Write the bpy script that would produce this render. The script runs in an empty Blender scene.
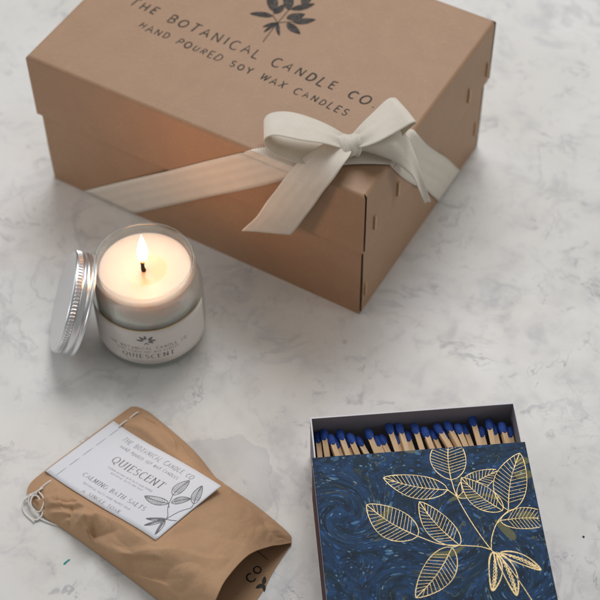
import bpy, bmesh, math, random
from mathutils import Vector, Matrix, noise
random.seed(7)
C = bpy.context.scene
col = C.collection
CM = 0.01
PI = math.pi

# ------------------------------------------------------------------ camera
cd = bpy.data.cameras.new('camera'); cam = bpy.data.objects.new('camera', cd); col.objects.link(cam)
PITCH, ROLL, FPX = 0.9048, -0.0142, 1504.7
fw = Vector((0, math.cos(PITCH), -math.sin(PITCH))); r0 = Vector((1, 0, 0)); u0 = r0.cross(fw)
rt = r0*math.cos(ROLL) + u0*math.sin(ROLL); up = -r0*math.sin(ROLL) + u0*math.cos(ROLL)
M = Matrix((rt, up, -fw)).transposed().to_4x4(); M.translation = Vector((0, 0, 0.81751))
cam.matrix_world = M
cd.sensor_width = 36; cd.sensor_fit = 'HORIZONTAL'; cd.lens = FPX/600*36
cd.clip_start = 0.05; cd.clip_end = 20
cd.dof.use_dof = True; cd.dof.focus_distance = 0.90; cd.dof.aperture_fstop = 9.0
C.camera = cam

# ------------------------------------------------------------------ light
w = bpy.data.worlds.new('World'); C.world = w; w.use_nodes = True
w.node_tree.nodes['Background'].inputs[0].default_value = (1.0, 0.985, 0.965, 1)
w.node_tree.nodes['Background'].inputs[1].default_value = 0.27

def area(name, loc, target, size, power, color, size_y=None):
    d = bpy.data.lights.new(name, 'AREA'); d.energy = power; d.color = color
    d.shape = 'RECTANGLE'; d.size = size; d.size_y = size_y or size
    o = bpy.data.objects.new(name, d); col.objects.link(o); o.location = loc
    o.rotation_euler = (Vector(target)-Vector(loc)).to_track_quat('-Z', 'Y').to_euler()
    return o
area('window_light', (0.15, 1.65, 1.60), (0, 0.62, 0), 1.0, 21.0, (0.99, 0.985, 1.0))
area('side_window_light', (-1.7, 1.3, 1.2), (0, 0.6, 0), 1.2, 6.0, (0.90, 0.95, 1.0))
area('left_low_light', (-1.55, 0.32, 0.5), (-.05, 0.62, 0), 0.40, 2.6, (.97, 0.98, 1.0))
area('right_window_light', (1.5, 0.28, 0.55), (-.05, 0.6, 0), 0.42, 3.2, (1.0, 0.99, 0.97))
C.view_settings.view_transform = 'Standard'; C.view_settings.look = 'None'
C.view_settings.exposure = 0.0; C.view_settings.gamma = 1
C.render.engine = 'CYCLES'
C.cycles.caustics_refractive = True; C.cycles.sample_clamp_indirect = 4.0; C.cycles.max_bounces = 12; C.cycles.transmission_bounces = 10; C.cycles.transparent_max_bounces = 12

# ------------------------------------------------------------------ materials
def nt(name):
    m = bpy.data.materials.new(name); m.use_nodes = True
    return m, m.node_tree, m.node_tree.nodes['Principled BSDF']
class G:
    """small node graph helper"""
    def __init__(s, tree): s.t = tree; s.n = tree.nodes; s.l = tree.links
    def node(s, typ, **kw):
        n = s.n.new(typ)
        for k, v in kw.items(): setattr(n, k, v)
        return n
    def put(s, sock, v):
        if isinstance(v, bpy.types.NodeSocket): s.l.new(v, sock)
        elif v is not None:
            if isinstance(v, (tuple, list)) and len(v) == 3 and sock.type == 'RGBA': v = (*v, 1)
            sock.default_value = v
    def math(s, op, a, b=None, c=None, clamp=False):
        n = s.node('ShaderNodeMath', operation=op); n.use_clamp = clamp
        s.put(n.inputs[0], a); s.put(n.inputs[1], b)
        if c is not None: s.put(n.inputs[2], c)
        return n.outputs[0]
    def coords(s, kind='Object', scale=100.0, loc=(0, 0, 0), sc3=None):
        t = s.node('ShaderNodeTexCoord'); m = s.node('ShaderNodeMapping')
        s.l.new(t.outputs[kind], m.inputs[0]); m.inputs['Scale'].default_value = sc3 or (scale,)*3
        m.inputs['Location'].default_value = loc
        return m.outputs[0]
    def noise(s, vec, scale, detail=4, rough=.5, dist=0, out=0):
        n = s.node('ShaderNodeTexNoise'); s.put(n.inputs['Vector'], vec)
        n.inputs['Scale'].default_value = scale; n.inputs['Detail'].default_value = detail
        n.inputs['Roughness'].default_value = rough; n.inputs['Distortion'].default_value = dist
        return n.outputs[out]
    def voro(s, vec, scale, feature='F1', rand=1.0, out='Distance'):
        n = s.node('ShaderNodeTexVoronoi', feature=feature); s.put(n.inputs['Vector'], vec)
        n.inputs['Scale'].default_value = scale; n.inputs['Randomness'].default_value = rand
        return n.outputs[out]
    def ramp(s, f, lo, hi, a=0., b=1.):
        n = s.node('ShaderNodeMapRange', interpolation_type='SMOOTHSTEP')
        s.put(n.inputs[0], f); n.inputs[1].default_value = lo; n.inputs[2].default_value = hi
        n.inputs[3].default_value = a; n.inputs[4].default_value = b
        return n.outputs[0]
    def mix(s, f, a, b, mode='MIX'):
        n = s.node('ShaderNodeMix', data_type='RGBA', blend_type=mode)
        s.put(n.inputs[0], f); s.put(n.inputs[6], a); s.put(n.inputs[7], b)
        return n.outputs[2]
    def bump(s, h, strength, dist, bsdf):
        n = s.node('ShaderNodeBump'); s.put(n.inputs['Height'], h)
        n.inputs['Strength'].default_value = strength; n.inputs['Distance'].default_value = dist
        s.l.new(n.outputs[0], bsdf.inputs['Normal']); return n

def simple(name, c, rough=.6, metal=0, bumpscale=None, bs=.2, var=0.):
    m, t, b = nt(name); g = G(t)
    b.inputs['Base Color'].default_value = (*c, 1); b.inputs['Roughness'].default_value = rough
    b.inputs['Metallic'].default_value = metal
    if bumpscale:
        v = g.coords(); n = g.noise(v, bumpscale, 3)
        g.bump(n, bs, 0.0005, b)
        if var:
            g.put(b.inputs['Base Color'], g.mix(g.ramp(n, .3, .7), tuple(x*(1-var) for x in c), tuple(min(1, x*(1+var)) for x in c)))
    return m

def mat_marble():
    m, t, b = nt('marble'); g = G(t); v = g.coords()
    warp = g.noise(v, .12, 3, .5, 0, 1)
    vm = g.node('ShaderNodeVectorMath', operation='MULTIPLY_ADD'); g.put(vm.inputs[0], warp); vm.inputs[1].default_value = (7, 7, 7); g.put(vm.inputs[2], v)
    wv = vm.outputs[0]
    cl = g.noise(v, .09, 6, .6, .6)
    c = g.mix(g.ramp(cl, .3, .72), (.69, .678, .640), (.755, .752, .735))
    cl2 = g.noise(g.coords(loc=(31, 7, 3)), .055, 3, .5)
    c = g.mix(g.ramp(cl2, .52, .70, 0, .55), c, (.60, .585, .53))
    cl3 = g.noise(g.coords(loc=(5, 17, 9)), .35, 5, .62, .4)
    c = g.mix(g.ramp(cl3, .50, .75, 0, .50), c, (.47, .47, .49))
    # short smudged veins
    r = g.math('ABSOLUTE', g.math('SUBTRACT', g.noise(wv, .20, 5, .62, .5), .5))
    line = g.ramp(r, 0, .016, 1, 0)
    mask = g.ramp(g.noise(g.coords(loc=(3, 40, 2)), .30, 3, .55), .50, .70)
    c = g.mix(g.math('MULTIPLY', g.math('MULTIPLY', line, mask), .65), c, (.30, .30, .33))
    # fainter wide veins
    r2 = g.math('ABSOLUTE', g.math('SUBTRACT', g.noise(wv, .10, 6, .6, 1.0), .52))
    l2 = g.ramp(r2, 0, .03, 1, 0)
    m2 = g.ramp(g.noise(g.coords(loc=(13, 4, 22)), .14, 2), .42, .65)
    c = g.mix(g.math('MULTIPLY', g.math('MULTIPLY', l2, m2), .38), c, (.40, .405, .43))
    # small dark smudges
    s1 = g.noise(g.coords(loc=(50, 14, 2)), .75, 4, .6, .8)
    m3 = g.ramp(g.noise(g.coords(loc=(1, 24, 12)), .16, 2), .42, .60)
    c = g.mix(g.math('MULTIPLY', g.ramp(s1, .56, .72, 0, .55), m3), c, (.33, .33, .36))
    mo = g.noise(g.coords(loc=(9, 9, 2)), .55, 7, .68, .5); mk2 = g.ramp(g.noise(g.coords(loc=(19, 2, 2)), .10, 3, .5), .40, .62, .25, 1)
    c = g.mix(g.math('MULTIPLY', g.ramp(mo, .53, .66, 0, .32), mk2), c, (.42, .42, .445))
    mw = g.noise(g.coords(loc=(29, 9, 12)), .4, 6, .65, .5)
    c = g.mix(g.ramp(mw, .55, .72, 0, .3), c, (.74, .735, .71))
    # tiny pits
    vd = g.voro(v, .45); vn = g.noise(v, .2, 1)
    c = g.mix(g.math('MULTIPLY', g.ramp(vd, .025, .045, .6, 0), g.ramp(vn, .66, .70)), c, (.12, .11, .11))
    # grey inclusion with a crisp edge in the stone
    sx = g.node('ShaderNodeSeparateXYZ'); g.put(sx.inputs[0], v)
    ex = g.math('DIVIDE', g.math('SUBTRACT', sx.outputs[0], -5.2), 3.6); ey = g.math('DIVIDE', g.math('SUBTRACT', sx.outputs[1], 49.6), 3.5)
    rr = g.math('SQRT', g.math('ADD', g.math('MULTIPLY', ex, ex), g.math('MULTIPLY', ey, ey)))
    rr = g.math('ADD', rr, g.math('MULTIPLY', g.math('SUBTRACT', g.noise(v, .45, 5, .6), .5), .9))
    inc = g.math('MULTIPLY', g.ramp(rr, .93, 1.0, 1, 0), g.ramp(rr, .1, 1.0, .25, .75))
    c = g.mix(g.math('MULTIPLY', inc, .62), c, (.43, .44, .45))
    edge = g.math('MULTIPLY', g.ramp(rr, .94, .975, 0, 1), g.ramp(rr, .975, 1.03, 1, 0))
    c = g.mix(g.math('MULTIPLY', edge, .30), c, (.34, .34, .34))
    g.put(b.inputs['Base Color'], c)
    g.put(b.inputs['Roughness'], g.ramp(cl3, .3, .7, .36, .5))
    b.inputs['Specular IOR Level'].default_value = .35
    g.bump(g.noise(v, 1.3, 5), .06, .0006, b)
    return m

def mat_kraft(name, c1, c2, fibre=1.0, crease=0.0, rough=.72, spec=.3):
    m, t, b = nt(name); g = G(t); v = g.coords()
    n1 = g.noise(v, .5, 5, .6)
    n2 = g.noise(g.coords(sc3=(260, 620, 500)), 1.1, 5, .7)
    c = g.mix(g.ramp(n1, .3, .7), c1, c2)
    c = g.mix(g.math('MULTIPLY', g.ramp(n2, .54, .70), .42*fibre), c, tuple(min(1, x*1.35) for x in c2))
    n3 = g.noise(g.coords(sc3=(640, 300, 500), loc=(3, 3, 3)), 1.2, 4, .65)
    c = g.mix(g.math('MULTIPLY', g.ramp(n3, .56, .72), .42*fibre), c, tuple(x*.62 for x in c1))
    g.put(b.inputs['Base Color'], c); b.inputs['Roughness'].default_value = rough
    b.inputs['Specular IOR Level'].default_value = spec
    h = g.math('ADD', g.math('MULTIPLY', g.noise(v, .28, 3, .5), 1.0 + crease), g.math('MULTIPLY', n2, .12))
    if crease:
        wp = g.noise(v, .35, 3, .5, 0, 1); vm = g.node('ShaderNodeVectorMath', operation='MULTIPLY_ADD'); g.put(vm.inputs[0], wp); vm.inputs[1].default_value = (3, 3, 3); g.put(vm.inputs[2], v)
        e1 = g.ramp(g.voro(vm.outputs[0], .42, 'DISTANCE_TO_EDGE'), 0, .10); e2 = g.ramp(g.voro(vm.outputs[0], .95, 'DISTANCE_TO_EDGE'), 0, .12)
        f1 = g.voro(vm.outputs[0], .42); reg = g.ramp(g.noise(v, .3, 2), .42, .62)
        hh = g.math('ADD', g.math('MULTIPLY', g.math('ADD', g.math('MULTIPLY', e1, .5), g.math('MULTIPLY', f1, .8)), 1.0), g.math('MULTIPLY', g.math('MULTIPLY', e2, reg), .35))
        hh = g.math('ADD', hh, g.math('MULTIPLY', n2, .05))
        g.bump(hh, crease, .0012, b)
    else: g.bump(n2, .25, .0002, b)
    return m

def mat_ribbon():
    m, t, b = nt('cotton_twill'); g = G(t)
    uv = g.node('ShaderNodeUVMap').outputs[0]; s = g.node('ShaderNodeSeparateXYZ'); g.put(s.inputs[0], uv)
    u, vv = s.outputs[0], s.outputs[1]
    tri = g.math('PINGPONG', u, .36)
    ph = g.math('MULTIPLY', g.math('ADD', vv, g.math('MULTIPLY', tri, 1.1)), 44.0)
    wv = g.math('SINE', ph); th = g.math('SINE', g.math('MULTIPLY', u, 85.0))
    h = wv
    c = g.mix(g.ramp(h, -.7, .7), (.70, .635, .53), (.93, .87, .765))
    c = g.mix(g.ramp(g.noise(g.coords(), 1.2, 4), .35, .7, 0, .2), c, (.66, .61, .52))
    g.put(b.inputs['Base Color'], c); b.inputs['Roughness'].default_value = .85
    b.inputs['Sheen Weight'].default_value = .25
    g.bump(h, .8, .00007, b)
    tr = g.node('ShaderNodeBsdfTranslucent'); g.put(tr.inputs[0], (.78, .68, .50))
    mx = g.node('ShaderNodeMixShader'); mx.inputs[0].default_value = .15
    g.l.new(b.outputs[0], mx.inputs[1]); g.l.new(tr.outputs[0], mx.inputs[2]); g.l.new(mx.outputs[0], t.nodes['Material Output'].inputs[0])
    return m

def mat_glass():
    m, t, b = nt('clear_glass')
    b.inputs['Base Color'].default_value = (.97, .985, .975, 1); b.inputs['Roughness'].default_value = .02
    b.inputs['IOR'].default_value = 1.47; b.inputs['Transmission Weight'].default_value = 1
    tr = t.nodes.new('ShaderNodeBsdfTransparent'); tr.inputs[0].default_value = (.97, .985, .975, 1)
    mx = t.nodes.new('ShaderNodeMixShader'); mx.inputs[0].default_value = .20
    gl = t.nodes.new('ShaderNodeBsdfGlossy'); gl.inputs['Roughness'].default_value = .04; g = G(t); lw = g.node('ShaderNodeLayerWeight'); lw.inputs[0].default_value = .5; ge = g.node('ShaderNodeNewGeometry'); fr = g.math('MULTIPLY', g.math('MULTIPLY_ADD', g.math('POWER', lw.outputs['Facing'], 4.0), .85, .05), g.math('SUBTRACT', 1.0, ge.outputs['Backfacing']))
    thin = t.nodes.new('ShaderNodeMixShader'); t.links.new(fr, thin.inputs[0]); t.links.new(tr.outputs[0], thin.inputs[1]); t.links.new(gl.outputs[0], thin.inputs[2])
    t.links.new(thin.outputs[0], mx.inputs[1]); t.links.new(b.outputs[0], mx.inputs[2]); t.links.new(mx.outputs[0], t.nodes['Material Output'].inputs[0])
    v = t.nodes.new('ShaderNodeVolumeAbsorption'); v.inputs[0].default_value = (.72, .90, .80, 1); v.inputs[1].default_value = 7
    t.links.new(v.outputs[0], t.nodes['Material Output'].inputs['Volume'])
    return m

def mat_wax():
    m, t, b = nt('soy_wax'); g = G(t)
    sx = g.node('ShaderNodeSeparateXYZ'); g.put(sx.inputs[0], g.coords())
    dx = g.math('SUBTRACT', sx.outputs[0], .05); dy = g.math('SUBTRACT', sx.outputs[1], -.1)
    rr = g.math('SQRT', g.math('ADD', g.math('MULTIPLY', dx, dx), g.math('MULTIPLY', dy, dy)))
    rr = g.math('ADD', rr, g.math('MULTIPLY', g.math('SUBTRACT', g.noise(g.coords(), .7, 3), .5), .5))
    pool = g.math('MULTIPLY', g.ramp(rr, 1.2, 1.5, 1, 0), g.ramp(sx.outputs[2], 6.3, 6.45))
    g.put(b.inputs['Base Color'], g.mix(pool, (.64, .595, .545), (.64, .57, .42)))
    g.put(b.inputs['Roughness'], g.math('SUBTRACT', .45, g.math('MULTIPLY', pool, .30)))
    b.inputs['Subsurface Weight'].default_value = .9; b.inputs['Subsurface Radius'].default_value = (1, .55, .32)
    b.inputs['Subsurface Scale'].default_value = .028
    g.bump(g.noise(g.coords(), .8, 3), .15, .001, b)
    return m

def mat_melt():
    m, t, b = nt('melted_wax'); g = G(t)
    b.inputs['Base Color'].default_value = (.74, .62, .44, 1); b.inputs['Roughness'].default_value = .12
    b.inputs['Subsurface Weight'].default_value = .7; b.inputs['Subsurface Radius'].default_value = (1, .6, .3); b.inputs['Subsurface Scale'].default_value = .008
    return m

def mat_flame():
    m, t, b = nt('flame'); g = G(t)
    s = g.node('ShaderNodeSeparateXYZ'); g.put(s.inputs[0], g.coords(scale=100))
    z = s.outputs[2]
    lw = g.node('ShaderNodeLayerWeight'); lw.inputs[0].default_value = .35
    c = g.mix(g.ramp(z, .2, 1.4), (1.0, .38, .08), (1, .90, .70))
    e = g.node('ShaderNodeEmission'); g.put(e.inputs[0], c); g.put(e.inputs[1], g.ramp(z, .0, .8, 1.5, 7))
    tr = g.node('ShaderNodeBsdfTransparent'); mx = g.node('ShaderNodeMixShader')
    g.put(mx.inputs[0], g.math('MULTIPLY', g.ramp(lw.outputs['Facing'], .55, 1.0, 1, .05), g.ramp(z, .15, .95, .12, 1)))
    g.l.new(tr.outputs[0], mx.inputs[1]); g.l.new(e.outputs[0], mx.inputs[2]); g.l.new(mx.outputs[0], t.nodes['Material Output'].inputs[0])
    return m

def mat_marbled():
    """blue marbled paper of the match box"""
    m, t, b = nt('marbled_paper'); g = G(t); v = g.coords()
    def swirl(vec, cx, cy, k, rad):
        d = g.node('ShaderNodeVectorMath', operation='DISTANCE'); g.put(d.inputs[0], vec); d.inputs[1].default_value = (cx, cy, 0)
        f = g.math('MULTIPLY', g.math('EXPONENT', g.math('MULTIPLY', g.math('POWER', g.math('DIVIDE', d.outputs['Value'], rad), 2), -1)), k)
        r = g.node('ShaderNodeVectorRotate', rotation_type='Z_AXIS'); g.put(r.inputs[0], vec); r.inputs[1].default_value = (cx, cy, 0); g.put(r.inputs['Angle'], f)
        return r.outputs[0]
    fl = g.node('ShaderNodeVectorMath', operation='MULTIPLY'); g.put(fl.inputs[0], v); fl.inputs[1].default_value = (1, 1, 0)
    p = swirl(fl.outputs[0], 1.5, -4.1, 3.2, 1.7)
    p = swirl(p, 7.9, -5.2, -2.2, 1.9); p = swirl(p, 10.5, -9.3, 2.4, 1.6); p = swirl(p, 3.6, -9.6, -1.8, 1.7)
    wn = g.noise(p, .30, 3, .5, 0, 1)
    vm = g.node('ShaderNodeVectorMath', operation='MULTIPLY_ADD'); g.put(vm.inputs[0], wn); vm.inputs[1].default_value = (1.6, 1.6, 0); g.put(vm.inputs[2], p)
    q = vm.outputs[0]
    st = g.node('ShaderNodeMapping'); g.put(st.inputs[0], q); st.inputs['Scale'].default_value = (.8, 1.3, 1)
    n1 = g.noise(st.outputs[0], 1.3, 6, .66, .9)
    c = g.mix(g.ramp(n1, .33, .68), (.003, .012, .024), (.012, .056, .150))
    n1b = g.noise(q, .45, 4, .6, 1.2)
    c = g.mix(g.ramp(n1b, .50, .68, 0, .8), c, (.004, .022, .038))
    n2 = g.noise(st.outputs[0], 2.2, 4, .6, .4)
    c = g.mix(g.ramp(n2, .58, .70, 0, .55), c, (.018, .075, .18))
    # thin teal / olive threads
    r = g.math('ABSOLUTE', g.math('SUBTRACT', g.noise(st.outputs[0], .75, 3, .5, .5), .5))
    mk = g.ramp(g.noise(q, .30, 2), .48, .62)
    c = g.mix(g.math('MULTIPLY', g.ramp(r, .004, .016, .50, 0), mk), c, (.16, .17, .08))
    # olive blobs
    sb = g.node('ShaderNodeMapping'); g.put(sb.inputs[0], p); sb.inputs['Scale'].default_value = (.8, 1.5, 1); sb.inputs['Location'].default_value = (.37, 1.3, 0)
    vb = g.voro(sb.outputs[0], .55); vc = g.voro(sb.outputs[0], .55, out='Color')
    sc = g.node('ShaderNodeSeparateColor'); g.put(sc.inputs[0], vc)
    c = g.mix(g.math('MULTIPLY', g.ramp(vb, .24, .28, .8, 0), g.ramp(sc.outputs[0], .44, .46)), c, (.150, .150, .065))
    # pale blue speckles of three sizes
    for k, (s_, lo, th, colr, am) in enumerate([(1.5, .20, .72, (.08, .22, .40), .7), (2.6, .22, .62, (.03, .12, .34), .8), (3.4, .20, .70, (.22, .36, .46), .75), (5.5, .22, .72, (.10, .20, .32), .7)]):
        mm = g.node('ShaderNodeMapping'); g.put(mm.inputs[0], q); mm.inputs['Scale'].default_value = (.9, 1.2, 1); mm.inputs['Location'].default_value = (k*3.1, k*1.7, 0)
        d = g.voro(mm.outputs[0], s_); cc = g.voro(mm.outputs[0], s_, out='Color')
        s2 = g.node('ShaderNodeSeparateColor'); g.put(s2.inputs[0], cc)
        reg = g.ramp(g.noise(q, .5, 2), .32, .52)
        c = g.mix(g.math('MULTIPLY', g.math('MULTIPLY', g.ramp(d, lo, lo+.06, am, 0), g.ramp(s2.outputs[0], th, th+.03)), reg), c, colr)
    g.put(b.inputs['Base Color'], c); b.inputs['Roughness'].default_value = .55
    b.inputs['Specular IOR Level'].default_value = .18
    g.bump(g.noise(v, 1.5, 4), .08, .0004, b)
    return m

def mat_wood():
    m, t, b = nt('matchwood'); g = G(t)
    n = g.noise(g.coords(sc3=(900, 60, 900)), 1.0, 4, .6)
    oi = g.node('ShaderNodeObjectInfo')
    c = g.mix(g.ramp(n, .3, .7), (.62, .42, .24), (.82, .64, .42))
    c = g.mix(g.math('MULTIPLY', oi.outputs['Random'], .45), c, (.66, .40, .20))
    g.put(b.inputs['Base Color'], c); b.inputs['Roughness'].default_value = .7
    return m

MT = dict(
    marble=mat_marble(),
    kraft=mat_kraft('kraft_board', (.355, .214, .125), (.377, .230, .136), rough=.52, spec=.38),
    board_edge=mat_kraft('cut_board_edge', (.09, .056, .036), (.15, .095, .06)),
    bag=mat_kraft('kraft_paper', (.430, .264, .150), (.462, .288, .166), .55, crease=.13),
    staple=simple('copper_staple', (.52, .35, .20), .40, .3),
    ink=simple('black_ink', (.026, .022, .019), .75, 0, 3.0, .1, .35),
    soft_ink=simple('grey_ink', (.17, .165, .175), .8),
    pale_ink=simple('pale_ink', (.30, .29, .30), .8),
    leaf_ink=simple('leaf_ink', (.070, .060, .052), .8, 0, 6.0, .1, .6),
    ribbon=mat_ribbon(), glass=mat_glass(), wax=mat_wax(), melt=mat_melt(), flame=mat_flame(),
    card=simple('white_card', (.70, .725, .77), .65, 0, 4, .05),
    label=simple('paper_label', (.70, .66, .62), .7, 0, 4, .05),
    wick=simple('charred_wick', (.02, .012, .01), .9, 0, 8, .6),
    metal=simple('brushed_aluminium', (.72, .73, .74), .30, 1.0, 10, .04),
    marbled=mat_marbled(),
    gold=simple('gold_foil', (.46, .345, .16), .38, .45, 8, .3, .18),
    tray=simple('shaded_card', (.20, .19, .22), .75, 0, 3, .1),  # white-grey card, with the tray's inner shade darkened into the colour
    traywhite=simple('pale_card', (.70, .69, .72), .7, 0, 3, .1),
    striker=simple('striker_strip', (.060, .018, .022), .8, 0, 12, .6),
    wood=mat_wood(),
    head=simple('match_head', (.016, .068, .33), .7, 0, 9, .9, .35),
    thread=simple('white_thread', (.74, .72, .68), .9, 0, 20, .5),
    teal=simple('teal_paint', (.01, .30, .27), .5),
    dark=simple('dark_grit', (.05, .045, .04), .8),
)

# ------------------------------------------------------------------ building helpers (all in centimetres)
ROOT = {}
def root_of(o):
    while o.parent: o = o.parent
    return o
def thing(name, label, cat, loc, group=None):
    o = bpy.data.objects.new(name, None); col.objects.link(o); o.empty_display_size = .01
    o.location = Vector(loc)*CM; o['label'] = label; o['category'] = cat
    if group: o['group'] = group
    ROOT[o] = Vector(loc); return o
def mesh(name, verts, faces, mat, parent=None, uvs=None, smooth=False, local=False, recalc=False, loc=(0, 0, 0), midx=None, solid=0, bevel=0, seg=2, offset=-1):
    org = Vector((0, 0, 0)) if local else (ROOT.get(root_of(parent), Vector((0, 0, 0))) if parent else Vector(loc))
    me = bpy.data.meshes.new(name)
    me.from_pydata([((Vector(v)-org)*CM)[:] for v in verts], [], faces)
    mats = mat if isinstance(mat, list) else [mat]
    for m in mats: me.materials.append(m)
    if midx: me.polygons.foreach_set('material_index', midx)
    if uvs:
        l = me.uv_layers.new(name='UVMap')
        for lp in me.loops: l.data[lp.index].uv = uvs[lp.vertex_index]
    if recalc:
        bm = bmesh.new(); bm.from_mesh(me); bmesh.ops.recalc_face_normals(bm, faces=bm.faces); bm.to_mesh(me); bm.free()
    if smooth: me.polygons.foreach_set('use_smooth', [True]*len(me.polygons))
    me.update()
    o = bpy.data.objects.new(name, me); col.objects.link(o)
    if parent: o.parent = parent
    elif not local: o.location = org*CM
    if bevel:
        b = o.modifiers.new('bevel', 'BEVEL'); b.width = bevel*CM; b.segments = seg; b.limit_method = 'ANGLE'; b.angle_limit = math.radians(40)
    if solid:
        s = o.modifiers.new('solid', 'SOLIDIFY'); s.thickness = solid*CM; s.offset = offset
    return o

def boxvf(x0, x1, y0, y1, z0, z1, f=lambda x, y, z: (x, y, z), V=None, F=None):
    V = V if V is not None else []; F = F if F is not None else []; n = len(V)
    V += [f(x, y, z) for z in (z0, z1) for (x, y) in ((x0, y0), (x1, y0), (x1, y1), (x0, y1))]
    F += [tuple(n+i for i in q) for q in ((3, 2, 1, 0), (4, 5, 6, 7), (0, 1, 5, 4), (1, 2, 6, 5), (2, 3, 7, 6), (3, 0, 4, 7))]
    return V, F
def grid(nx, ny, f):
    V = [f(i/nx, j/ny) for j in range(ny+1) for i in range(nx+1)]
    F = [(j*(nx+1)+i, j*(nx+1)+i+1, (j+1)*(nx+1)+i+1, (j+1)*(nx+1)+i) for j in range(ny) for i in range(nx)]
    return V, F
def lathe(prof, n=96, c=(0, 0, 0), rf=None):
    V = []; F = []
    for r, z in prof:
        for k in range(n):
            a = 2*PI*k/n; rr = r if rf is None else rf(r, z, k)
            V.append((c[0]+rr*math.cos(a), c[1]+rr*math.sin(a), c[2]+z))
    for i in range(len(prof)-1):
        for k in range(n):
            F.append((i*n+k, i*n+(k+1) % n, (i+1)*n+(k+1) % n, (i+1)*n+k))
    return V, F
def catmull(P, n=8):
    P = [Vector(p) for p in P]; Q = [P[0]*2-P[1]]+P+[P[-1]*2-P[-2]]; out = []
    for i in range(1, len(Q)-2):
        for k in range(n):
            t = k/n; a, b, c, d = Q[i-1:i+3]
            out.append(.5*((2*b)+(c-a)*t+(2*a-5*b+4*c-d)*t*t+(3*b-a-3*c+d)*t**3))
    out.append(P[-1]); return out
def tube(P, r, n=8, taper=None):
    V = []; F = []; P = [Vector(p) for p in P]; prev = None
    for i, p in enumerate(P):
        d = (P[min(i+1, len(P)-1)]-P[max(i-1, 0)]).normalized()
        if prev is None: x = d.orthogonal().normalized()
        else: x = (prev-d*prev.dot(d)).normalized()
        prev = x; y = d.cross(x); rr = r if taper is None else r*taper(i/(len(P)-1))
        for k in range(n):
            a = 2*PI*k/n; V.append(p+x*rr*math.cos(a)+y*rr*math.sin(a))
    for i in range(len(P)-1):
        for k in range(n): F.append((i*n+k, i*n+(k+1) % n, (i+1)*n+(k+1) % n, (i+1)*n+k))
    F += [tuple(range(n-1, -1, -1)), tuple((len(P)-1)*n+k for k in range(n))]
    return V, F

# ---- pen strokes: letters and drawings as thin ink
def arc(cx, cy, rx, ry, a0, a1, n=10):
    return [(cx+rx*math.cos(math.radians(a0+(a1-a0)*i/n)), cy+ry*math.sin(math.radians(a0+(a1-a0)*i/n))) for i in range(n+1)]
GL = {
 'A': (.8, [[(0, 0), (.4, 1), (.8, 0)], [(.14, .36), (.66, .36)]]),
 'B': (.62, [[(.04, 0), (.04, 1)], [(.04, 1)]+arc(.28, .76, .28, .24, 90, -90)+[(.04, .52)], [(.04, .52)]+arc(.30, .26, .32, .26, 90, -90)+[(.04, 0)]]),
 'C': (.72, [arc(.42, .5, .42, .5, 50, 310, 16)]),
 'D': (.75, [[(.04, 0), (.04, 1)], [(.04, 1), (.25, 1)]+arc(.27, .5, .46, .5, 85, -85, 14)+[(.25, 0), (.04, 0)]]),
 'E': (.58, [[(.04, 0), (.04, 1)], [(.04, 1), (.56, 1)], [(.04, .52), (.46, .52)], [(.04, 0), (.58, 0)]]),
 'G': (.78, [arc(.42, .5, .42, .5, 50, 350, 16)+[(.80, .44), (.52, .44)]]),
 'H': (.72, [[(.04, 0), (.04, 1)], [(.68, 0), (.68, 1)], [(.04, .5), (.68, .5)]]),
 'I': (.26, [[(.13, 0), (.13, 1)]]),
 'K': (.66, [[(.04, 0), (.04, 1)], [(.62, 1), (.06, .42)], [(.22, .58), (.66, 0)]]),
 'L': (.54, [[(.04, 1), (.04, 0)], [(.04, 0), (.54, 0)]]),
 'M': (.9, [[(.04, 0), (.08, 1)], [(.08, 1), (.45, .1)], [(.45, .1), (.82, 1)], [(.82, 1), (.88, 0)]]),
 'N': (.74, [[(.04, 0), (.04, 1)], [(.04, 1), (.70, 0)], [(.70, 0), (.70, 1)]]),
 'O': (.84, [arc(.42, .5, .42, .5, 90, 450, 22)]),
 'P': (.6, [[(.04, 0), (.04, 1)], [(.04, 1)]+arc(.28, .73, .30, .27, 90, -90)+[(.04, .46)]]),
 'Q': (.86, [arc(.42, .5, .42, .5, 90, 450, 22), [(.44, .16), (.62, -.08), (.86, -.18)]]),
 'R': (.66, [[(.04, 0), (.04, 1)], [(.04, 1)]+arc(.28, .74, .29, .26, 90, -90)+[(.04, .48)], [(.26, .48), (.66, 0)]]),
 'S': (.58, [arc(.29, .75, .25, .25, 30, 270, 12)+arc(.29, .25, .28, .25, 90, -150, 12)[1:]]),
 'T': (.7, [[(.35, 0), (.35, 1)], [(0, 1), (.70, 1)]]),
 'U': (.72, [[(.04, 1), (.04, .36)]+arc(.36, .36, .32, .36, 180, 360, 12)+[(.68, 1)]]),
 'W': (1.0, [[(0, 1), (.26, 0)], [(.26, 0), (.5, .9)], [(.5, .9), (.75, 0)], [(.75, 0), (1.0, 1)]]),
 'X': (.68, [[(0, 1), (.68, 0)], [(.66, 1), (.02, 0)]]),
 'Y': (.68, [[(0, 1), (.34, .5)], [(.68, 1), (.34, .5), (.34, 0)]]),
 '.': (.12, [[(.06, .0), (.06, .09)]]),
}
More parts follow.
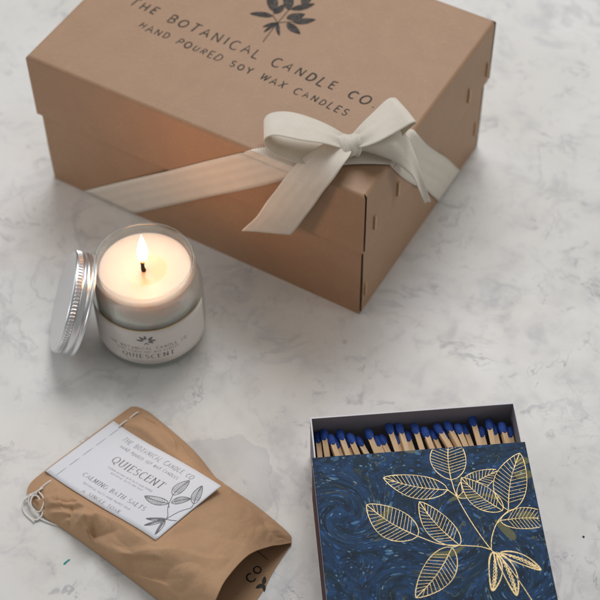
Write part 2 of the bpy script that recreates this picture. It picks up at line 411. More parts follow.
class Ink:
    """collects pen strokes given in flat coordinates; each stroke sits a hair higher than the last"""
    def __init__(s): s.V = []; s.F = []; s.n = 0
    def stroke(s, P, w, dz=.0012, wf=None, sub=None):
        P = [Vector((p[0], p[1])) for p in P]
        if sub:
            Q = []
            for i in range(len(P)-1):
                m = max(1, int((P[i+1]-P[i]).length/sub))
                Q += [P[i].lerp(P[i+1], k/m) for k in range(m)]
            P = Q+[P[-1]]
        if len(P) < 2: return
        h = dz*(s.n % 7); s.n += 1; b = len(s.V)
        for i, p in enumerate(P):
            d = (P[min(i+1, len(P)-1)]-P[max(i-1, 0)])
            if d.length < 1e-9: d = Vector((1, 0))
            d.normalize(); q = Vector((-d.y, d.x)); ww = w
            if wf: ww = wf(d, i/(len(P)-1))
            a = p+q*ww/2; c = p-q*ww/2
            s.V += [(a.x, a.y, h), (c.x, c.y, h)]
        for i in range(len(P)-1): s.F.append((b+2*i, b+2*i+1, b+2*i+3, b+2*i+2))
    def fill(s, P, dz=.0012):
        h = dz*(s.n % 7); s.n += 1; b = len(s.V); s.V += [(p[0], p[1], h) for p in P]; s.F.append(tuple(range(b, b+len(P))))
    def text(s, txt, x, y, h, length=None, style='hand', w=.08, gap=.35, arcf=None, sub=None, rnd=None, slant=0.):
        rnd = rnd or random.Random(3)
        tot = 0
        for ch in txt: tot += (GL[ch][0] if ch != ' ' else .55)+gap
        tot -= gap; sx = (length/tot) if length else h
        cx = 0
        k = sx/h
        for ch in txt:
            if ch == ' ': cx += (.55+gap)*sx; continue
            gw, st = GL[ch]
            gsx = h*min(1.15, max(.8, k)); adv = (gw+gap)*sx; off = (gw*sx-gw*gsx)/2
            if style == 'hand':
                rot = rnd.uniform(-.19, .19); sc = rnd.uniform(.86, 1.12); oy = rnd.uniform(-.07, .07)*h
            else: rot = 0; sc = 1; oy = 0
            for pl in st:
                Q = []
                for (px, py) in pl:
                    X = (px-gw/2)*gsx*sc; Y = (py-.5)*h*sc
                    X += slant*Y
                    X, Y = X*math.cos(rot)-Y*math.sin(rot), X*math.sin(rot)+Y*math.cos(rot)
                    bx = x+cx+off+gw*gsx/2+X; by_ = y+h/2+Y+oy
                    if arcf: bx, by_ = arcf(bx, by_)
                    Q.append((bx, by_))
                if style == 'hand':
                    s.stroke(Q, w*h, sub=sub, wf=lambda d, t, r=rnd.uniform(.85, 1.15): w*h*r*(1.05-.35*abs(t-.4)))
                else:
                    s.stroke(Q, w*h, sub=sub, wf=lambda d, t: h*(.035+.12*w/.08*abs(d.y)**1.5*(.55 if (d.x*d.y > .12) else 1)))
                    if len(pl) <= 2 or ch in 'UD':
                        for e, o_ in ((0, 1), (-1, -2)):
                            a, b2 = Vector(pl[e]), Vector(pl[o_]); dd = (a-b2)
                            if dd.length and abs(dd.y) > abs(dd.x)*.8 and a.y in (0, 1):
                                ax = x+cx+off+a.x*gsx; ay = y+a.y*h
                                s.stroke([(ax-.13*h, ay), (ax+.13*h, ay)], .04*h)
                            elif dd.length and abs(dd.y) < .01 and e == -1 and ch in 'ETL':
                                ax = x+cx+off+a.x*gsx; ay = y+a.y*h; sg = -1 if a.y > .9 else 1
                                s.stroke([(ax, ay), (ax+.02*h, ay+sg*.17*h)], .045*h)
            cx += adv
    def build(s, name, mat, parent, f, **kw):
        return mesh(name, [f(*v) for v in s.V], s.F, mat, parent, **kw)

def leaf_shape(base, tip, w, n=14, bend=0.0, power=.8):
    """outline (both sides) and midrib of a leaf"""
    b = Vector(base[:2]); t = Vector(tip[:2]); d = t-b; L = d.length; d.normalize(); q = Vector((-d.y, d.x))
    mid = []; lf = []; rg = []
    for i in range(n+1):
        s_ = i/n; m = b+d*L*s_+q*bend*L*math.sin(PI*s_)
        hw = w/2*math.sin(PI*min(1, s_**.82))**power if 0 < s_ < 1 else 0
        mid.append(m); lf.append(m+q*hw); rg.append(m-q*hw)
    return mid, lf, rg
def draw_leaf(ink, base, tip, w, lw, veins=10, bend=0.04, clip=None, rnd=None, power=.8):
    rnd = rnd or random.Random(5)
    n = 24; mid, lf, rg = leaf_shape(base, tip, w, n, bend, power)
    def cl(P):
        if not clip: return [P]
        out = []; cur = []
        for p in P:
            if clip(p): cur.append(p)
            else:
                if len(cur) > 1: out.append(cur)
                cur = []
        if len(cur) > 1: out.append(cur)
        return out
    for P in (mid, lf, rg):
        for seg_ in cl(P): ink.stroke(seg_, lw, wf=lambda d, t: lw*(1+.25*math.sin(9*t)))
    for k in range(1, veins+1):
        s_ = .07+.80*k/(veins+1); i = int(s_*n)
        j = min(n, i+max(2, int(n*.13)))
        for side in (lf, rg):
            a = mid[i].lerp(mid[min(n, i+1)], s_*n-i); b_ = side[j].lerp(side[min(n, j+1)], s_*n-i)
            pts = [a.lerp(b_, t/5) for t in range(6)]
            for seg_ in cl(pts): ink.stroke(seg_, lw*.62)

# ------------------------------------------------------------------ THE TABLE
V, F = grid(1, 1, lambda a, b: (-90+180*a, -20+190*b, 0))
Vb, Fb = boxvf(-90, 90, -20, 170, -2.5, 0)
t = mesh('marble_tabletop', Vb, Fb, MT['marble'], local=True); t['kind'] = 'structure'

# ------------------------------------------------------------------ THE GIFT BOX
BX, BY, YAW = 4.1419, 62.5923, 0.5357
AU = Vector((-math.cos(YAW), math.sin(YAW), 0)); AV = Vector((math.sin(YAW), math.cos(YAW), 0)); BO = Vector((BX, BY, 0))
W_, D_, H_, HL = 26.12, 18.87, 12.24, 5.45
def bf(u, v, z): return BO+AU*u+AV*v+Vector((0, 0, z))
gift = thing('gift_box', 'large brown kraft cardboard gift box with printed lid, tied with a cream ribbon', 'gift box', tuple(bf(W_/2, D_/2, 0)))
def wallpiece(prof_out, prof_in, length, frame, V, F, mi, g0=.0, sag=0.0, n=24):
    """a folded board strip: outer/inner profile of (inward d, z), mitred at its ends; frame(s,d,z)->point"""
    m = len(prof_out); loops = []
    for i in range(n+1):
        b = len(V); tt = i/n
        for d, z in prof_out+prof_in[::-1]:
            e = max(g0, d); s_ = e+(length-2*e)*tt
            dd = d-sag*math.sin(PI*tt)*max(0, (H_-z)/H_)*-1
            V.append(frame(s_, dd, z+.0))
        loops.append(b)
    k = 2*m
    for i in range(n):
        for j in range(k):
            a, c = loops[i], loops[i+1]; jj = (j+1) % k
            F.append((a+j, a+jj, c+jj, c+j)); mi.append(1 if j in (m-1, k-1) and j == k-1 else 0)
    for L_ in (loops[0], loops[-1]):
        for j in range(m-1):
            F.append((L_+j, L_+j+1, L_+k-2-j, L_+k-1-j)); mi.append(1)
def lid_profile(z0, top, r=.28, th=.16, inw=.75):
    po = [(.0, z0), (0.0, z0+(top-r-z0)*.5), (0, top-r)]+[(r-r*math.cos(a*PI/12), top-r+r*math.sin(a*PI/12)) for a in range(1, 7)]+[(inw-.12, top+.002), (inw-.05, top-.003), (inw, top)]
    pi = [(th, z0), (th, z0+(top-r-z0)*.5), (th, top-r-.02)]+[(r+.05-(r-th+.05)*math.cos(a*PI/12), top-r-.02+(r-th-.0)*math.sin(a*PI/12)) for a in range(1, 7)]+[(inw-.12, top-th), (inw-.05, top-th), (inw, top-th)]
    return po, pi
V = []; F = []; MI = []
po, pi_ = lid_profile(H_-HL, H_)
wallpiece(po, pi_, W_, lambda s, d, z: bf(s, d, z), V, F, MI, .0, sag=.05)          # front flap
wallpiece(po, pi_, W_, lambda s, d, z: bf(s, D_-d, z), V, F, MI, .0)
po2 = [(d, z) for d, z in po]; pi2 = pi_
wallpiece(po, pi_, D_, lambda s, d, z: bf(d, s, z), V, F, MI, .24)
wallpiece(po, pi_, D_, lambda s, d, z: bf(W_-d+.16*max(0, min(1, (H_-.3-z)/2)), s, z), V, F, MI, .20)
n0 = len(V)
def topf(a, b):
    u = .75+(W_-1.5)*a; v = .75+(D_-1.5)*b
    return bf(u, v, H_-.0+.0*math.sin(PI*a)*math.sin(PI*b))
Vt, Ft = grid(12, 12, topf); V += Vt; F += [tuple(n0+i for i in f) for f in Ft]; MI += [0]*len(Ft)
lid = mesh('lid', V, F, [MT['kraft'], MT['board_edge']], gift, recalc=True, midx=MI, smooth=False)
# base of the box
V = []; F = []; MI = []; ins = .24
pb = [(ins, .0), (ins-.03, 3.0), (ins, 6.0), (ins, 11.6)]; pbi = [(ins+.16, .0), (ins+.16, 3.0), (ins+.16, 6.0), (ins+.16, 11.6)]
wallpiece(pb, pbi, W_, lambda s, d, z: bf(s, d, z), V, F, MI, ins)
wallpiece(pb, pbi, W_, lambda s, d, z: bf(s, D_-d, z), V, F, MI, ins)
wallpiece(pb, pbi, D_, lambda s, d, z: bf(d, s, z), V, F, MI, ins+.26)
wallpiece(pb, pbi, D_, lambda s, d, z: bf(W_-d+.15, s, z), V, F, MI, ins+.22)
boxvf(ins+.2, W_-ins-.2, ins+.2, D_-ins-.2, .02, .2, bf, V, F); MI += [0]*6
mesh('base', V, F, [MT['kraft'], MT['board_edge']], gift, recalc=True, midx=MI)
def staple(v, z, parent, d=0.0):
    L = .68; P = [bf(.10+d, v, z-L), bf(-.05+d, v, z-L+.06), bf(-.055+d, v, z), bf(-.05+d, v, z+L-.06), bf(.10+d, v, z+L)]
    Vs = []; Fs = []
    for k, p in enumerate(P):
        for (dx, dy) in ((-.09, -.075), (.02, -.085), (.02, .085), (-.09, .075)):
            Vs.append(p+AU*dx*1.0+AV*dy)
    for k in range(4):
        for j in range(4): Fs.append((k*4+j, k*4+(j+1) % 4, k*4+4+(j+1) % 4, k*4+4+j))
    Fs += [(0, 1, 2, 3), (16, 17, 18, 19)]
    mesh('staple', Vs, Fs, MT['staple'], parent, recalc=True)
for v_, z_ in ((1.37, 8.6), (4.6, 8.7), (15.2, 8.2), (18.1, 8.3)): staple(v_, z_, lid)
base_o = [o for o in gift.children if o.name.startswith('base')][0]
for v_, z_ in ((.85, 2.2), (17.7, 2.6)): staple(v_, z_, base_o, d=ins)
# printing on the lid
ink = Ink(); rn = random.Random(11)
ink.text('THE BOTANICAL CANDLE CO.', 0, 0, .80, 19.6, w=.155, gap=.50, rnd=rn, slant=.12, arcf=lambda x, y: (x, y-.028*x))
ink.text('HAND POURED SOY WAX CANDLES', 1.9, -1.55, .58, 16.5, w=.155, gap=.50, rnd=rn, slant=.08, arcf=lambda x, y: (x, y-.028*x))
ink.build('lettering', MT['ink'], lid, lambda x, y, h: bf(22.95-x, 7.75+y, H_+.006+h))
ink = Ink()
BL = [([13.8, 12.12], [15.28, 13.9], .75), ([13.61, 11.64], [15.1, 11.1], .50), ([13.66, 11.9], [13.5, 13.08], .5), ([12.96, 12.75], [14.28, 14.6], .72), ([12.83, 12.88], [11.72, 14.18], .55), ([12.64, 11.93], [11.77, 12.93], .70), ([12.08, 11.82], [10.85, 12.80], .58), ([12.36, 11.55], [11.04, 11.00], .58), ([12.3, 13.6], [12.9, 15.6], .7), ([12.95, 11.21], [13.62, 10.35], .27), ([12.95, 11.21], [13.28, 9.95], .24), ([12.95, 11.21], [12.2, 10.17], .26)]
for b_, t_, w2 in BL:
    mid, lf, rg = leaf_shape(b_, t_, w2, 14, .03)
    ink.fill(lf+rg[::-1][1:-1])
lv = ink.build('leaf_print', MT['leaf_ink'], lid, lambda x, y, h: bf(x, y, H_+.006+h))
ink = Ink()
for b_, t_, w2 in BL: draw_leaf(ink, b_, t_, w2, .030, veins=6 if w2 > .4 else 0, bend=.03)
for s_ in ([[12.96, 12.75], [12.94, 11.87], [12.95, 11.21], [12.90, 10.1], [12.84, 9.07]], [[12.95, 11.21], [12.41, 11.64], [12.08, 11.82]], [[13.67, 11.75], [12.95, 11.21]], [[12.96, 12.75], [12.3, 13.6]]):
    ink.stroke([p[:2] for p in catmull([(*p, 0) for p in s_])], .05)
ink.build('stem_print', MT['ink'], lid, lambda x, y, h: bf(x, y, H_+.018+h))

# ------------------------------------------------------------------ THE RIBBON
rib = thing('ribbon_bow', 'cream cotton ribbon tied in a bow across the front corner of the kraft box', 'ribbon', tuple(bf(0.0, 0.0, 0)-Vector((0, 0, 0))))
def strip(name, rows, nper=8, across=10, crown=0.0, parent=rib, solid=.045, wave=0.0, w0=2.8, pleat=0.0):
    """rows: list of lists of points across the strip (2 or more), in box coordinates"""
    k = len(rows[0]); lanes = [catmull([r_[j] for r_ in rows], nper) for j in range(k)]
    n = len(lanes[0]); V = []; UV = []; s_ = 0; tot = sum((lanes[0][i]-lanes[0][i-1]).length*.5+(lanes[-1][i]-lanes[-1][i-1]).length*.5 for i in range(1, n))
    for i in range(n):
        if i: s_ += (lanes[0][i]-lanes[0][i-1]).length*.5+(lanes[-1][i]-lanes[-1][i-1]).length*.5
        pts = [lanes[j][i] for j in range(k)]
        if k > 2: pp = catmull(pts, across//(k-1))
        else: pp = [pts[0].lerp(pts[1], q/across) for q in range(across+1)]
        for q, p in enumerate(pp):
            tt = q/(len(pp)-1)
            if wave: p = p+Vector((0, 0, wave*math.sin(s_*1.7+tt*5)*math.sin(PI*tt)+crown*math.sin(PI*tt)))
            elif crown: p = p+Vector((0, 0, crown*math.sin(PI*tt)))
            if pleat:
                amp = math.exp(-min(s_, tot-s_)/1.1 if pleat > 1 else -s_/1.1)
                p = p+Vector((.25, .2, 1))*(.11*amp*math.sin(tt*PI*4.4+.6)+.03*math.sin(s_*2.1+tt*4))
            V.append(bf(*p)); UV.append((tt*w0, s_))
    m = len(pp); F = [(i*m+q, i*m+q+1, (i+1)*m+q+1, (i+1)*m+q) for i in range(n-1) for q in range(m-1)]
    return mesh(name, V, F, MT['ribbon'], parent, uvs=UV, smooth=True, solid=solid, offset=0)
# band: climbs the front, crosses the corner of the lid, drops down the right side
e = .07
def bandrows():
    R = []
    for (uu, zz) in ((22.9, .35), (18.0, 4.3), (13.0, 8.4), (9.2, 11.5)): R.append(((uu, -e, zz), (uu-4.3+.2, -e-.02, zz)))
    return R
R = [((23.2, .18, .10), (18.75, .16, .10)), ((20.0, .10, 2.75), (15.6, .06, 2.75)), ((16.6, .02, 5.5), (12.3, -.0, 5.5)), ((15.4, -.06, 6.5), (11.1, -.06, 6.5)), ((12.0, -e, 9.3), (7.6, -e, 9.3)), ((9.0, -e, 11.7), (4.75, -e, 11.75))]
R = [(tuple(a), tuple(b)) for a, b in R]
strip('band', R, 6, crown=0, wave=0)
strip('band', [((8.9, -e, 11.72), (4.7, -e, 11.75)), ((8.4, -.02, 12.20), (4.3, -.02, 12.20)), ((7.95, .3, 12.31), (3.9, .3, 12.32)), ((5.2, 2.7, 12.42), (2.6, 1.5, 12.42)), ((3.6, 4.0, 12.45), (1.6, 2.2, 12.45)), ((1.6, 5.6, 12.36), (.3, 3.0, 12.36)), ((.3, 6.6, 12.32), (-.02, 3.2, 12.28)), ((-e, 6.85, 11.9), (-e, 3.45, 11.8))], 8)
strip('band', [((-e, 6.85, 11.9), (-e, 3.45, 11.8)), ((-e, 8.6, 9.3), (-e, 5.2, 9.2)), ((-.07, 10.45, 6.9), (-.07, 7.05, 6.8)), ((-.02, 12.3, 4.6), (-.02, 8.9, 4.6)), ((.08, 14.0, 2.3), (.08, 10.55, 2.3)), ((.17, 15.6, .1), (.17, 12.1, .1))], 6)
strip('loop', [([2.91, 2.95, 13.5], [2.56, 2.1, 13.3]), ([4.94, 2.74, 14.2], [3.53, 0.72, 14.6]), ([6.78, 2.16, 14.5], [5.23, 0.0, 14.85]), ([7.83, 1.7, 14.3], [6.38, -0.45, 14.9]), ([8.19, 1.51, 13.5], [6.89, -0.6, 14.3]), ([7.66, 1.58, 12.9], [6.24, -0.44, 13.3]), ([6.07, 2.41, 12.62], [4.5, 0.13, 12.85]), ([4.1, 2.85, 12.8], [3.1, 1.3, 12.95]), ([3.1, 2.9, 13.0], [2.55, 2.15, 13.1])], 8, across=18, crown=.12, pleat=2)
strip('loop', [([2.74, 3.1, 13.5], [1.9, 2.4, 13.4]), ([2.37, 4.5, 14.1], [0.62, 2.71, 14.4]), ([1.9, 5.82, 14.6], [-0.15, 4.08, 14.7]), ([1.58, 6.31, 14.7], [-0.64, 4.85, 14.9]), ([1.5, 6.89, 14.1], [-0.66, 5.31, 14.4]), ([1.74, 6.65, 13.4], [-0.22, 5.0, 13.8]), ([2.23, 5.38, 12.9], [0.29, 3.7, 13.2]), ([2.75, 3.3, 13.0], [1.95, 2.5, 13.1]), ([2.8, 2.95, 13.1], [2.3, 2.55, 13.2])], 8, across=18, crown=.12, pleat=2)
strip('tail', [([3.1, 2.9, 13.4], [2.25, 2.3, 13.3]), ([3.8, 1.9, 13.5], [1.95, 1.5, 13.6]), ([4.66, .60, 13.05], [2.0, .35, 13.45]), ([5.5, -.45, 11.6], [2.35, -.40, 12.6]), ([6.3, -1.1, 9.9], [3.1, -.62, 10.9]), ([6.9, -1.75, 8.5], [3.9, -.80, 9.0]), ([7.69, -2.50, 7.2], [4.89, -0.95, 6.9])], 8, across=18, crown=.06, pleat=1)
e1 = [[2.45, 3.3, 13.5], [1.41, 4.17, 13.95], [0.51, 4.9, 13.9], [-0.17, 5.16, 13.2], [-0.86, 5.08, 11.9], [-1.68, 4.97, 9.9], [-2.33, 4.9, 8.4]]
rd = [[1.94, 2.78, 13.7], [0.9, 2.94, 14.1], [-0.06, 3.39, 14.05], [-0.62, 4.02, 13.1], [-1.05, 4.29, 11.8], [-1.53, 4.69, 9.9], [-2.13, 4.68, 8.5]]
e2 = [[1.72, 2.68, 13.2], [1.03, 3.01, 12.9], [-0.06, 3.25, 12.7], [-1.03, 3.35, 12.2], [-1.53, 3.7, 11.4], [-1.68, 4.28, 9.8], [-2.06, 4.55, 8.4]]
strip('tail', [(a, b, c) for a, b, c in zip(e1, rd, e2)], 8, across=12)
# knot: a short wrapped barrel with gathered folds
def knotf(a, b):
    th = a*2*PI; s_ = b-.5
    R_ = .80*(1-.55*(abs(s_)*2)**6)+.05*math.sin(th*2+b*6)+.05*math.sin(b*20+th*.8)
    ax = Vector((-.50, .42, -.05)).normalized()      # along the bow, from loop to loop
    wd = Vector((.6, .75, 0)).normalized(); upv = Vector((0, 0, 1))
    c = Vector((2.62, 2.55, 13.25))
    return bf(*(c+ax*(s_*1.7+.12*math.sin(th))+wd*R_*.95*math.cos(th)+upv*R_*.92*math.sin(th)))
V, F = grid(48, 32, knotf)
mesh('knot', V, F, MT['ribbon'], rib, uvs=[(b_*2.4/32, a_*4.0/48) for b_ in range(33) for a_ in range(49)], smooth=True)

# ------------------------------------------------------------------ THE CANDLE
JX, JY = -10.00, 61.88
can = thing('candle_jar', 'lit white candle in a clear glass jar with a pale paper label', 'candle', (JX, JY, 0))
outer = [(0, .12), (2.4, .10), (2.9, .02), (3.25, .06), (3.48, .25), (3.58, .6), (3.64, 1.2), (3.66, 3.0), (3.66, 4.6), (3.62, 5.05), (3.50, 5.42), (3.33, 5.74), (3.21, 5.92), (3.17, 6.10), (3.17, 6.32), (3.22, 6.47), (3.30, 6.58), (3.35, 6.75), (3.36, 7.0), (3.30, 7.22), (3.25, 7.37), (3.14, 7.38)]
inner = [(3.07, 7.30), (3.04, 7.1), (3.03, 6.6), (3.02, 6.15), (3.08, 5.9), (3.26, 5.52), (3.39, 5.1), (3.43, 4.6), (3.43, 1.2), (3.38, .85), (3.15, .62), (2.5, .55), (0, .55)]
V, F = lathe(outer+inner, 128, (JX, JY, 0))
mesh('glass_jar', V, F, MT['glass'], can, smooth=True, recalc=True)
waxp = [(0, .60), (2.5, .60), (3.10, .67), (3.36, .9), (3.42, 1.25), (3.42, 4.6), (3.39, 5.1), (3.25, 5.52), (3.07, 5.90), (3.01, 6.18), (3.02, 6.50), (2.99, 6.60), (2.90, 6.61), (2.2, 6.59), (1.4, 6.56), (.8, 6.53), (0, 6.52)]
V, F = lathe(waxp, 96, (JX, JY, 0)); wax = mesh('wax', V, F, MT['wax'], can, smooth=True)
V, F = tube(catmull([(JX-.06, JY-.15, 6.45), (JX-.10, JY-.2, 6.9), (JX-.07, JY-.15, 7.4), (JX+.02, JY-.05, 7.85)], 6), .15, 10, lambda t: 1-.3*t+.2*math.sin(t*12)*.5)
wk = mesh('wick', V, F, MT['wick'], can, smooth=True)
em, et, eb = nt('ember'); eb.inputs['Base Color'].default_value = (.1, .03, .01, 1); eb.inputs['Emission Color'].default_value = (1, .25, .04, 1); eb.inputs['Emission Strength'].default_value = .9
V, F = lathe([(0, -.12), (.13, -.08), (.19, .04), (.15, .16), (.05, .24), (0, .25)], 12, (JX+.04, JY-.06, 7.78), lambda r, z, k: r*(1+.15*math.sin(k*2.3)))
mesh('ember', V, F, em, wk, smooth=True)
fp = [(0.02, 0), (.17, .12), (.30, .40), (.38, .80), (.40, 1.15), (.35, 1.6), (.25, 2.05), (.14, 2.45), (.06, 2.75), (.005, 2.95)]
V, F = lathe(fp, 32, (0, 0, 0)); V = [(x*.88+.04*z, y*.88, z*.97) for x, y, z in V]
fl = mesh('flame', V, F, MT['flame'], can, smooth=True, local=True)
fl.location = Vector((-.05, -.10, 7.15))*CM
pl = bpy.data.lights.new('flame_light', 'POINT'); pl.energy = .105; pl.color = (1.0, .42, .16); pl.shadow_soft_size = .009
po_ = bpy.data.objects.new('flame_light', pl); col.objects.link(po_); po_.location = Vector((JX, JY, 9.7))*CM
# paper label
def jar(x, z, h=0): a = x/3.68; r = 3.672+h; return Vector((JX+r*math.sin(a), JY-r*math.cos(a), z))
V, F = grid(60, 6, lambda a, b: jar(-4.9+9.8*a, 1.1+3.45*b, .004)); lab = mesh('label', V, F, MT['label'], can, smooth=True, solid=.012, offset=0)
V, F = grid(90, 1, lambda a, b: jar(-4.9+9.8*a, 4.56+.12*b+.03*math.sin(a*9), .004)); mesh('label_top_shading', V, F, simple('amber_shading', (.66, .50, .30), .5), lab, smooth=True)  # amber strip paints the wax and glass shading along the label top
ink = Ink(); rn = random.Random(4)
ink.text('THE BOTANICAL CANDLE CO', -2.75, 2.66, .27, 5.5, w=.10, gap=.55, rnd=rn, sub=.1)
ink.text('HAND POURED SOY WAX CANDLES', -2.1, 2.34, .17, 4.2, w=.12, gap=.5, rnd=rn, sub=.1)
for k, (b_, t_, w2) in enumerate([((-.12, 3.55), (-.42, 3.95), .20), ((.14, 3.55), (.46, 3.93), .20), ((-.18, 3.48), (-.66, 3.58), .18), ((.18, 3.48), (.66, 3.55), .18), ((-.02, 3.62), (-.06, 4.06), .18), ((.1, 3.4), (.5, 3.25), .15), ((0, 3.3), (-.16, 3.06), .08), ((0, 3.3), (.14, 3.04), .08)]):
    mid, lf, rg = leaf_shape(b_, t_, w2, 8); ink.fill(lf+rg[::-1][1:-1])
ink.text('QUIESCENT', -1.75, 1.72, .42, 3.5, style='serif', w=.10, gap=.38, sub=.1)
ink.build('lettering', MT['soft_ink'], lab, lambda x, y, h: jar(x, y+(.12 if y > 3.0 else 0), .016+h))
ink = Ink()
for yy, hl in ((1.42, 1.5), (1.26, 1.1)): ink.text('CALMING BATH SALTS CANDLE', -hl, yy, .09, 2*hl, w=.10, rnd=rn, sub=.1)
ink.build('small_print', MT['pale_ink'], lab, lambda x, y, h: jar(x, y, .016+h))

# ------------------------------------------------------------------ THE JAR LID
nrm = Vector((-.93, -.012, .371)).normalized()
zx = Vector((0, 1, 0)); zx = (zx-nrm*zx.dot(nrm)).normalized(); zy = nrm.cross(zx)
LT = Vector((-15.70, 61.5, 3.80)); LC = LT-nrm*1.42
low = LC-Vector((0, 0, 0)); 
jl = thing('jar_lid', 'silver aluminium screw lid leaning on its edge against the glass candle jar', 'jar lid', tuple(LC))
jl.rotation_mode = 'QUATERNION'; jl.rotation_quaternion = Matrix((zx, zy, nrm)).transposed().to_quaternion()
N = 360
V, F = lathe([(0, 1.40), (2.0, 1.405), (3.0, 1.41), (3.22, 1.42), (3.34, 1.39), (3.41, 1.30), (3.41, 1.22)], N)
top = mesh('top_disc', V, F, MT['metal'], jl, local=True, smooth=True)
V, F = lathe([(3.41, 1.22), (3.46, 1.18), (3.46, .92), (3.40, .88)], N, rf=lambda r, z, k: r-(.055 if (k//2) % 2 else 0)*(1 if .9 < z < 1.2 else .3))
mesh('knurled_band', V, F, MT['metal'], jl, local=True)
V, F = lathe([(3.40, .88), (3.33, .82), (3.30, .74), (3.34, .66), (3.44, .58), (3.45, .40), (3.38, .32), (3.36, .24), (3.42, .18), (3.52, .12), (3.54, .05), (3.50, 0), (3.42, 0), (3.36, .08), (3.30, .3), (3.30, 1.28), (0, 1.30)], 180)
mesh('screw_band', V, F, MT['metal'], jl, local=True, smooth=True)

# ------------------------------------------------------------------ THE BATH SALT POUCH
bag = thing('paper_pouch', 'crumpled brown paper pouch stitched shut under a white printed card, mouth open', 'pouch', (-9, 47, 0))
ET = catmull([(-10.44, 55.30, 0), (-9.56, 54.63, 0), (-6.93, 51.98, 0), (-5.08, 49.45, 0), (-2.80, 47.72, 0), (-.95, 45.9, 0), (-.74, 45.2, 0)], 12)
EB = catmull([(-17.28, 48.75, 0), (-16.11, 47.37, 0), (-14.58, 46.29, 0), (-12.23, 44.45, 0), (-10.25, 42.8, 0), (-8.0, 40.9, 0), (-5.9, 39.0, 0)], 12)
LIPU = catmull([(-.76, 45.15, .08), (-1.43, 44.65, .7), (-2.08, 44.19, 1.3), (-3.29, 43.01, 2.4), (-4.47, 41.15, 3.1), (-5.0, 39.9, 3.2), (-5.6, 38.9, 1.8), (-5.9, 38.8, .08)], 8)
LIPD = catmull([(-.74, 45.2, .0), (-1.85, 43.25, 0), (-2.55, 41.75, 0), (-4.0, 39.8, 0), (-5.9, 38.7, 0)], 8)
END = catmull([(-10.44, 55.30, 0), (-10.95, 55.42, 0), (-11.5, 55.1, 0), (-14.2, 52.6, 0), (-16.6, 50.35, 0), (-17.25, 49.5, 0), (-17.28, 48.75, 0)], 8)
def samp(P, t):
    x = max(0, min(.99999, t))*(len(P)-1); i = int(x); return P[i].lerp(P[i+1], x-i)
def coons(s, t, lip):
    a = samp(ET, s); b = samp(EB, s); c = samp(END, t); d = samp(lip, t)
    p = a*(1-t)+b*t+c*(1-s)+d*s-(ET[0]*(1-s)*(1-t)+EB[0]*(1-s)*t+lip[0]*s*(1-t)+lip[-1]*s*t)
    return p
def smooth01(x): x = max(0, min(1, x)); return x*x*(3-2*x)
def crease(s, t, a, b, width, depth):
    ax, ay = a; bx, by = b; dx, dy = bx-ax, by-ay; L2 = dx*dx+dy*dy
    k = max(0, min(1, ((s-ax)*dx+(t-ay)*dy)/L2)); d = math.hypot(s-ax-k*dx, t-ay-k*dy)
    return depth*max(math.exp(-(d/width)*1.1), 0)*math.sin(PI*min(1, max(.0, .12+.76*k)))
def fold(s, t, a, b, wu, wd, h):
    """a sharp paper fold along a-b: long ramp on one side, short drop on the other"""
    A = Vector(a); B = Vector(b); D = B-A; L = D.length; D.normalize(); q = Vector((s, t))-A
    al = q.dot(D)/L; d = q.dot(Vector((-D.y, D.x)))
    if al < -.25 or al > 1.25: return 0
    e_ = smooth01((al+.25)/.35)*smooth01((1.25-al)/.35)
    pr = max(0, 1-d/wu) if d > 0 else max(0, 1+d/wd)
    return h*pr*e_
def cardz(x, y):
    z = .36+2.42*smooth01(.04+x*.82)/smooth01(.86)-.12*(1-y)*x+.10*math.sin(PI*y)*x
    return z+.05*math.sin(x*9+y*3)*x
